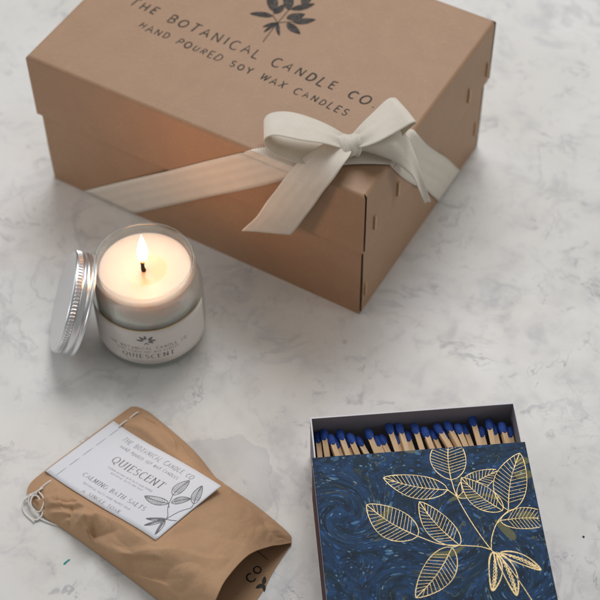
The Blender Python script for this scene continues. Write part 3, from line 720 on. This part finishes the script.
def bagtop(s, t):
    p = coons(s, t, LIPU)
    prof = (math.sin(PI*max(0, min(1, t))))**.75
    hgt = .10+2.35*smooth01(s/.62)-.15*smooth01((s-.6)/.4)
    z = prof*hgt
    zl = samp(LIPU, t).z; k = smooth01((s-.45)/.55); z = z*(1-k)+(zl*1.0)*k
    edge = min(1, min(t, 1-t)*9)*min(1, (1-s)*7)*min(1, s*9)
    nz = noise.noise(Vector((s*5, t*3.2, 1.3)))*.14+noise.noise(Vector((s*11, t*7, 4.1)))*.03
    nz += abs(noise.noise(Vector((s*7+t*3, t*4-s*2, 7.7))))*.24+abs(noise.noise(Vector((s*13-t*6, t*9+s*3, 2.2))))*.07
    cr = crease(s, t, (.22, .78), (.40, .60), .022, -.30)+crease(s, t, (.22, .93), (.36, .78), .03, .32)+crease(s, t, (.36, .97), (.42, .62), .03, .50)
    cr += crease(s, t, (.40, .95), (.50, .70), .035, -.32)+crease(s, t, (.28, .22), (.40, .34), .03, .14)+crease(s, t, (.62, .25), (.80, .10), .03, -.12)
    cr += crease(s, t, (.55, .9), (.75, .62), .04, .20)+crease(s, t, (.62, .95), (.82, .75), .035, -.2)+crease(s, t, (.12, .8), (.2, .97), .02, -.12)
    cr += crease(s, t, (.30, .70), (.36, .98), .018, -.34)+crease(s, t, (.18, .66), (.30, .86), .02, .2)+crease(s, t, (.44, .99), (.40, .74), .016, .25)
    cr += crease(s, t, (.46, .10), (.58, .22), .018, .14)+crease(s, t, (.50, .06), (.60, .16), .018, -.12)
    cr += fold(s, t, (.35, .68), (.45, .96), .11, .025, .42)+fold(s, t, (.20, .84), (.34, .70), .02, .10, .26)
    cr += fold(s, t, (.30, .98), (.36, .80), .05, .02, .20)+fold(s, t, (.58, .86), (.70, .74), .015, .06, .20)+fold(s, t, (.64, .98), (.78, .84), .09, .02, .22)
    cr += fold(s, t, (.52, .10), (.64, .24), .02, .07, .16)+fold(s, t, (.26, .16), (.36, .30), .06, .015, .16)+fold(s, t, (.80, .60), (.92, .52), .06, .02, .14)+fold(s, t, (.10, .90), (.20, .74), .06, .018, .16)
    z += (nz*(.4+.9*smooth01(s*3)) + cr)*edge
    z += .09
    q = Vector((p.x, p.y)); a0 = Vector((-16.23, 50.45)); ex = Vector((7.34, -6.385)); ey = Vector((4.0, 3.68))
    d0 = q-a0; dt_ = ex.x*ey.y-ex.y*ey.x; X = (d0.x*ey.y-d0.y*ey.x)/dt_; Y = (ex.x*d0.y-ex.y*d0.x)/dt_
    if X < 1.12 and Y < 1.25 and Y > -.25:
        lim = cardz(min(1, max(0, X)), min(1, max(0, Y)))-.10
        out = max(0, X-1)*10+max(0, -Y)*5+max(0, Y-1)*5
        lim += 1.2*out*out+.4*out
        if z > lim: z = lim
    return Vector((p.x, p.y, max(.06, z)))
V, F = grid(220, 160, bagtop)
V2, F2 = grid(60, 40, lambda s, t: (lambda p: Vector((p.x, p.y, .03+.02*math.sin(s*9))))(coons(s, t, LIPD)))
n = len(V)
bo = mesh('front_sheet', V, F, MT['bag'], bag, smooth=True, solid=.035, offset=-1)
bk = mesh('back_sheet', V2, F2, MT['bag'], bag, smooth=True)
ink = Ink(); rn = random.Random(8)
ink.text('CO', .1, 0, .5, 1.1, w=.2, gap=.42, rnd=rn)
for b_, t_, w2 in [((.5, -.65), (0, -.45), .26), ((.5, -.65), (.95, -.35), .26), ((.5, -.65), (.2, -1.0), .22)]:
    mid, lf, rg = leaf_shape(b_, t_, w2, 8); ink.fill(lf+rg[::-1][1:-1])
ink.stroke([(1.9, 1.3), (1.9, .25)], .04)
ang = math.radians(48)
ink.build('lettering', MT['ink'], bk, lambda x, y, h: (-3.25+x*math.cos(ang)-y*math.sin(ang), 42.55+x*math.sin(ang)+y*math.cos(ang), .068+h))
# printed card folded over the stitched end
CP = [Vector((-16.23, 50.45, 0)), Vector((-12.16, 54.17, 0)), Vector((-4.95, 47.74, 0)), Vector((-8.76, 44.11, 0))]
def cardf(x, y, h=0):
    p = (CP[0]*(1-x)*(1-y)+CP[1]*(1-x)*y+CP[2]*x*y+CP[3]*x*(1-y))
    return Vector((p.x, p.y, cardz(x, y)+h))
V, F = grid(60, 16, lambda a, b: cardf(a, b))
card = mesh('card', V, F, MT['card'], bag, smooth=True, solid=.035, offset=1)
# the card wraps round the end of the pouch
V, F = grid(4, 6, lambda a, b: Vector((*(cardf(0, b).xy+Vector((-.35, .38))*0+(Vector((-.06, .06))*math.sin(PI*a))), .36*(1-a)+.01*a+.02)))
mesh('card_fold', V, F, MT['card'], card, smooth=True, solid=.03)
ink = Ink(); rn = random.Random(21)
ink.text('THE BOTANICAL CANDLE CO', 1.75, 4.62, .34, 6.6, w=.085, gap=.55, rnd=rn, slant=.1)
ink.text('HAND POURED SOY WAX CANDLES', 2.1, 4.12, .22, 5.5, w=.10, gap=.5, rnd=rn)
ink.build('small_lettering', MT['pale_ink'], card, lambda x, y, h: cardf(x/10.3, y/5.4, .045+h))
ink = Ink()
ink.text('QUIESCENT', 2.65, 2.98, .54, 4.7, style='serif', w=.065, gap=.36)
ink.text('CALMING BATH SALTS', 2.1, 1.14, .31, 5.8, style='serif', w=.06, gap=.36)
ink.text('A SINGLE SOAK', 3.2, .19, .25, 3.5, style='serif', w=.06, gap=.40)
ink.build('lettering', MT['soft_ink'], card, lambda x, y, h: cardf(x/10.3, y/5.4, .045+h))
ink = Ink()
ink.text('CALMING NATURAL BATH SALTS HAND POURED', 2.9, 2.50, .12, 4.2, w=.10, gap=.35, rnd=rn)
ink.text('BOTANICAL SALTS AND SOAK', 3.5, 2.26, .12, 3.0, w=.10, gap=.35, rnd=rn)
ink.text('BOTANICAL SALTS HAND POURED SOAK', 2.7, .72, .13, 4.4, w=.10, gap=.35, rnd=rn)
ink.build('fine_print', MT['pale_ink'], card, lambda x, y, h: cardf(x/10.3, y/5.4, .045+h))
ink = Ink()
KL = [([.82, .57], [.81, .84], 75), ([.85, .45], [.68, .38], 60), ([.86, .48], [.93, .65], 55), ([.975, .62], [.905, .87], 60)]
KP = [([.93, .27], [.83, .15], 18), ([.93, .27], [.86, .07], 20), ([.93, .26], [.965, .05], 20)]
for b_, t_, w2 in KL: draw_leaf(ink, (b_[0]*10.3, b_[1]*5.4), (t_[0]*10.3, t_[1]*5.4), w2/6/16.5, .036, veins=11, bend=.05)
for b_, t_, w2 in KP:
    B_, T_ = (b_[0]*10.3, b_[1]*5.4), (t_[0]*10.3, t_[1]*5.4); draw_leaf(ink, B_, T_, w2/6/16.5*1.2, .045, veins=0, bend=.03)
    for k in range(6):
        q = Vector(B_).lerp(Vector(T_), .3+.11*k); ink.stroke(arc(q.x, q.y, .05, .05, 0, 360, 8), .035)
for s_ in [[[.82, .57], [.87, .41], [.92, .32], [.93, .27]], [[.85, .45], [.88, .41]], [[.93, .27], [.95, .43], [.985, .56]], [[.975, .62], [.985, .56]], [[.93, .27], [.965, .30], [.99, .33]]]:
    ink.stroke([p[:2] for p in catmull([(p[0]*10.3, p[1]*5.4, 0) for p in s_])], .04)
ink.build('leaf_print', MT['soft_ink'], card, lambda x, y, h: cardf(min(.998, x/10.3), y/5.4, .045+h))
# stitching
def stitch(P): V, F = tube(catmull(P, 5), .055, 8); return V, F
V = []; F = []
def addvf(v, f):
    global V, F
    n = len(V); V += v; F += [tuple(n+i for i in q) for q in f]
def sp(k, dz=.0):
    a = Vector((-16.55, 49.05)); b = Vector((-10.45, 54.90)); p = a.lerp(b, k)
    return p
def zt(p):
    # height of whatever lies under a point of the stitch line
    return 0
L0, L1 = Vector((-16.62, 49.0)), Vector((-10.52, 54.88))
for k0, k1, base_z in ((.02, .135, .40), (.79, .875, .52), (.90, .985, .50)):
    a, b = L0.lerp(L1, k0), L0.lerp(L1, k1); m = a.lerp(b, .5)
    V, F = stitch([(a.x, a.y, base_z-.12), (a.x*.85+m.x*.15, a.y*.85+m.y*.15, base_z), (m.x, m.y, base_z+.04), (b.x*.85+m.x*.15, b.y*.85+m.y*.15, base_z), (b.x, b.y, base_z-.12)])
    mesh('stitch', V, F, MT['thread'], bag, smooth=True)
gt = simple('grey_thread', (.58, .59, .62), .9)
for k in range(5):
    y0 = .03+k*.195; V, F = tube([cardf(.075, y0+.155*q/6, .035+.03*math.sin(PI*q/6)) for q in range(7)], .014, 6)
    mesh('stitch', V, F, gt, card, smooth=True)
V = []; F = []
addvf(*tube(catmull([(-16.0, 49.6, .40), (-16.41, 49.17, .38), (-16.91, 48.71, .42), (-17.42, 48.41, .25), (-17.42, 47.9, .10), (-17.0, 47.35, .08), (-16.55, 47.1, .10), (-16.2, 47.45, .16), (-16.3, 48.1, .3), (-16.55, 48.6, .42), (-16.85, 48.6, .45), (-16.95, 48.1, .40), (-16.65, 47.5, .25), (-16.3, 47.2, .10), (-15.8, 46.95, .08), (-15.3, 46.75, .08), (-14.85, 46.65, .07)], 8), .058, 8))
addvf(*tube(catmull([(-16.3, 49.2, .42), (-16.7, 48.85, .5), (-17.2, 48.7, .3), (-17.5, 48.2, .12), (-17.3, 47.6, .08), (-16.85, 47.15, .09), (-16.65, 46.95, .1)], 8), .055, 8))
addvf(*tube(catmull([(-16.5, 48.9, .45), (-16.2, 48.5, .5), (-16.15, 48.0, .4), (-16.35, 47.6, .25), (-16.7, 47.7, .28), (-17.1, 48.2, .3), (-17.0, 48.7, .4), (-16.6, 48.8, .48)], 8), .05, 8))
mesh('thread_end', V, F, MT['thread'], bag, smooth=True)

# ------------------------------------------------------------------ THE MATCH BOX
MX, MY, MYAW, MW, MH = .5946, 48.6361, .0721, 12.99, 4.44
ma = Vector((math.cos(MYAW), math.sin(MYAW), 0)); mb_ = Vector((-ma.y, ma.x, 0)); MO = Vector((MX, MY, 0))
mbx = thing('match_box', 'slid-open match box in blue marbled paper with gold leaf drawing', 'match box', (MX, MY, 0))
mbx.rotation_euler = (0, 0, MYAW)
def ml(name, V, F, mat, parent, **kw): return mesh(name, V, F, mat, parent, local=True, **kw)
SL = 14.6   # sleeve length towards the viewer
V, F = boxvf(0, MW, -SL, 0, MH-.13, MH)
slv = ml('sleeve', V, F, MT['marbled'], mbx, bevel=.045, seg=2)
V, F = boxvf(0, .12, -SL, -.002, .12, MH-.131); boxvf(MW-.12, MW, -SL, -.002, .12, MH-.131, V=V, F=F); boxvf(0, MW, -SL, -.002, 0.005, .119, V=V, F=F)
ml('sleeve_wall', V, F, MT['traywhite'], slv)
V, F = boxvf(-.03, -.002, -SL+.05, -.30, .25, MH-.42); ml('striker_strip', V, F, MT['striker'], slv)
V, F = boxvf(MW+.002, MW+.03, -SL+.05, -.30, .25, MH-.42); ml('striker_strip', V, F, MT['striker'], slv)
# tray
TB = 2.98; TH = .08; zt0 = .14; zt1 = MH-.17
V = []; F = []
for (x0, x1, y0, y1, z0, z1) in ((.14, MW-.14, TB-TH, TB, zt0, zt1), (.14, .14+TH, -SL+2.9, TB-TH-.002, zt0, zt1), (MW-.14-TH, MW-.14, -SL+2.9, TB-TH-.002, zt0, zt1), (.14+TH+.002, MW-.14-TH-.002, -SL+2.9, TB-TH-.002, zt0, zt0+TH)):
    boxvf(x0, x1, y0, y1, z0, z1, V=V, F=F)
ml('tray', V, F, MT['tray'], mbx, bevel=.02, seg=1)
# pale cut rim of the tray
V = []; F = []
boxvf(.135, MW-.135, TB-TH-.005, TB+.005, zt1+.002, zt1+.03, V=V, F=F); boxvf(.135, .145+TH, -.5, TB-TH-.007, zt1+.002, zt1+.03, V=V, F=F); boxvf(MW-.145-TH, MW-.135, -.5, TB-TH-.007, zt1+.002, zt1+.03, V=V, F=F)
ml('tray_rim', V, F, MT['traywhite'], mbx)
# gold drawing
ink = Ink(); rn = random.Random(2)
def inleaf(p, b_, t_, w2):
    b = Vector(b_); d = Vector(t_)-b; L = d.length; d.normalize(); s_ = (p-b).dot(d)/L
    if not 0 < s_ < 1: return False
    q = (p-b).dot(Vector((-d.y, d.x)))-.05*L*math.sin(PI*s_)
    return abs(q) < w2/2*math.sin(PI*min(1, s_**.82))**.75
clip3 = lambda p: clip(p) and not inleaf(p, [10.83, -4.64], [8.74, -2.2], 1.53) and not inleaf(p, [11.17, -4.67], [12.52, -.79], 1.97)
clip = lambda p: .06 < p[0] < MW-.06 and p[1] < -.05
for b_, t_, w2 in [([8.13, -2.3], [8.55, 1.02], 2.15), ([7.82, -2.96], [4.11, -1.79], 1.6), ([8.33, -3.5], [11.1, -1.87], 1.35), ([11.17, -4.67], [12.52, -.79], 1.97), ([10.58, -5.29], [13.99, -5.59], 1.42), ([5.65, -5.9], [2.91, -3.54], 2.05), ([7.98, -6.7], [6.04, -3.61], 1.58), ([7.52, -6.8], [5.03, -9.8], 1.8), ([10.83, -4.64], [8.74, -2.2], 1.53)]:
    draw_leaf(ink, b_, t_, w2, .043, veins=12, bend=.05, clip=(clip if b_ != [8.33, -3.5] else clip3), power=.75)
for b_, t_, w2 in [([9.86, -7.3], [9.4, -9.76], .66), ([10.1, -7.38], [10.72, -10.16], .66), ([10.23, -7.39], [12.38, -8.69], .55)]:
    draw_leaf(ink, b_, t_, w2*1.15, .075, veins=0, bend=.06, clip=clip, power=.7)
    for k in range(8):
        q = Vector(b_).lerp(Vector(t_), .24+.085*k); rr = .11*math.sin(PI*(.2+.07*k)); d_ = (Vector(t_)-Vector(b_)).normalized(); q += Vector((-d_.y, d_.x))*.05*(Vector(t_)-Vector(b_)).length*math.sin(PI*(.24+.085*k))
        ink.stroke(arc(q.x, q.y, rr, rr, 0, 360, 10), .045)
for s_ in [[[8.13, -2.3], [8.32, -3.56], [8.97, -5.44], [9.75, -7.15], [10.09, -7.47], [10.69, -8.54], [11.51, -10.51], [12.2, -12.6]], [[11.17, -4.67], [10.44, -5.33], [9.94, -6.28], [9.75, -7.15]], [[5.65, -5.9], [6.83, -6.51], [7.98, -6.7], [9.14, -6.89], [9.75, -7.15]], [[7.52, -6.8], [7.98, -6.7]], [[7.82, -2.96], [8.33, -3.5]], [[10.58, -5.29], [10.31, -5.5]]]:
    ink.stroke([p[:2] for p in catmull([(*p, 0) for p in s_], 10)], .05)
ml('leaf_print', [(x, y, MH+.006+h) for x, y, h in ink.V], ink.F, MT['gold'], slv)

# ------------------------------------------------------------------ THE MATCHES
HS = [([0.60, 2.48], [0.60, 1.13]), ([0.98, 2.45], [1.02, 1.09]), ([1.38, 2.07], [1.56, 1.13]), ([1.99, 2.34], [2.23, 1.12]), ([2.6, 2.04], [2.84, 1.11]), ([3.13, 1.99], [3.44, 1.12]), ([3.77, 2.26], [4.04, 1.09]), ([4.59, 1.99], [4.83, 1.13]), ([5.09, 2.54], [5.33, 1.16]), ([5.7, 2.49], [5.89, 1.11]), ([6.17, 2.12], [6.34, 1.15]), ([6.68, 2.4], [6.87, 1.1]), ([7.25, 2.11], [7.43, 1.21]), ([7.73, 2.07], [7.95, 1.17]), ([8.1, 2.27], [8.49, 1.2]), ([8.73, 2.38], [9.09, 1.14]), ([9.35, 2.16], [9.57, 1.13]), ([9.77, 2.29], [9.97, 1.11]), ([10.34, 2.64], [10.47, 1.13]), ([10.79, 2.03], [10.85, 1.15]), ([11.31, 2.31], [11.33, 1.14]), ([11.62, 2.12], [11.67, 1.15]), ([12.08, 2.0], [12.14, 1.14]), ([12.58, 1.85], [12.58, 1.11])]
HS += [([1.72, 1.98], [1.90, 1.13]), ([2.32, 1.95], [2.5, 1.13]), ([4.22, 1.92], [4.42, 1.13]), ([5.42, 1.95], [5.6, 1.13]), ([8.44, 1.93], [8.70, 1.13])]
HS.sort(key=lambda h: h[0][0])
LOWX = [.60, 1.72, 2.32, 3.13, 4.22, 4.59, 5.42, 6.17, 7.73, 8.44, 9.77, 10.79, 11.62, 12.58]
ORD = ['first', 'second', 'third', 'fourth', 'fifth', 'sixth', 'seventh', 'eighth', 'ninth', 'tenth', 'eleventh', 'twelfth', 'thirteenth', 'fourteenth', 'fifteenth', 'sixteenth', 'seventeenth', 'eighteenth', 'nineteenth', 'twentieth', 'twenty-first', 'twenty-second', 'twenty-third', 'twenty-fourth', 'twenty-fifth', 'twenty-sixth', 'twenty-seventh', 'twenty-eighth', 'twenty-ninth']
STICK = 7.2
def make_match():
    o = bpy.data.objects.new('match', None); col.objects.link(o); o.empty_display_size = .005
    V, F = boxvf(-.165, .165, -STICK, .05, -.165, .165); mesh('stick', V, F, MT['wood'], o, local=True, bevel=.02, seg=1)
    prof = [(.0, -.46), (.175, -.44), (.225, -.34), (.252, -.15), (.265, .08), (.252, .24), (.20, .35), (.11, .42), (.0, .44)]
    V = []; F = []; n = 16
    for r_, y in prof:
        for k in range(n):
            a = 2*PI*k/n; q = 1+.16*noise.noise(Vector((math.cos(a)*2, math.sin(a)*2, y*5)))+.06*noise.noise(Vector((math.cos(a)*6, math.sin(a)*6, y*14))); V.append((r_*q*math.cos(a), y, r_*q*math.sin(a)))
    for i in range(len(prof)-1):
        for k in range(n): F.append((i*n+k, i*n+(k+1) % n, (i+1)*n+(k+1) % n, (i+1)*n+k))
    mesh('head', V, F, MT['head'], o, local=True, smooth=True, recalc=True)
    return o
proto = make_match()
for i, (h_, b_) in enumerate(HS):
    if i == 0: o = proto
    else:
        o = proto.copy(); col.objects.link(o)
        for ch in proto.children:
            c2 = ch.copy(); col.objects.link(c2); c2.parent = o
    zc = 2.64 if min(abs(h_[0]-x) for x in LOWX) < .02 else 2.98
    hp = MO+ma*h_[0]+mb_*h_[1]+Vector((0, 0, zc)); bp = MO+ma*b_[0]+mb_*b_[1]+Vector((0, 0, zc-.03))
    d = (hp-bp).normalized()
    z_ = Vector((0, 0, 1)); x_ = d.cross(z_).normalized(); z_ = x_.cross(d)
    roll = random.uniform(-.35, .35)
    R3 = Matrix((x_, d, z_)).transposed() @ Matrix.Rotation(roll, 3, 'Y')
    o.rotation_mode = 'QUATERNION'; o.rotation_quaternion = R3.to_quaternion(); o.location = hp*CM
    if i == 0: lb = 'leftmost of the blue-headed wooden matches in the open match box'
    elif i == len(HS)-1: lb = 'rightmost of the blue-headed wooden matches in the open match box'
    else: lb = 'blue-headed wooden match, %s from the left in the open match box' % ORD[i]
    o['label'] = lb; o['category'] = 'match'; o['group'] = 'blue-headed matches in the match box'

# ------------------------------------------------------------------ specks on the marble
V = [(-14.62, 44.02, .01), (-14.5, 44.05, .03), (-14.40, 44.20, .04), (-14.25, 44.33, .03), (-14.22, 44.42, .01), (-14.38, 44.36, .03), (-14.46, 44.26, .04), (-14.60, 44.15, .02)]
o = mesh('paint_fleck', V, [(0, 1, 2, 6, 7), (2, 3, 4, 5, 6)], MT['teal'], loc=(-14.4, 44.2, 0), solid=.02)
o['label'] = 'tiny teal fleck of paint on the marble below the paper pouch'; o['category'] = 'paint fleck'
V, F = lathe([(0, .0), (.06, .01), (.07, .04), (.03, .07), (0, .075)], 10, (17.19, 45.43, 0))
o = mesh('grit_speck', V, F, MT['dark'], loc=(17.19, 45.43, 0)); o['label'] = 'tiny dark speck of grit on the marble right of the match box'; o['category'] = 'speck'
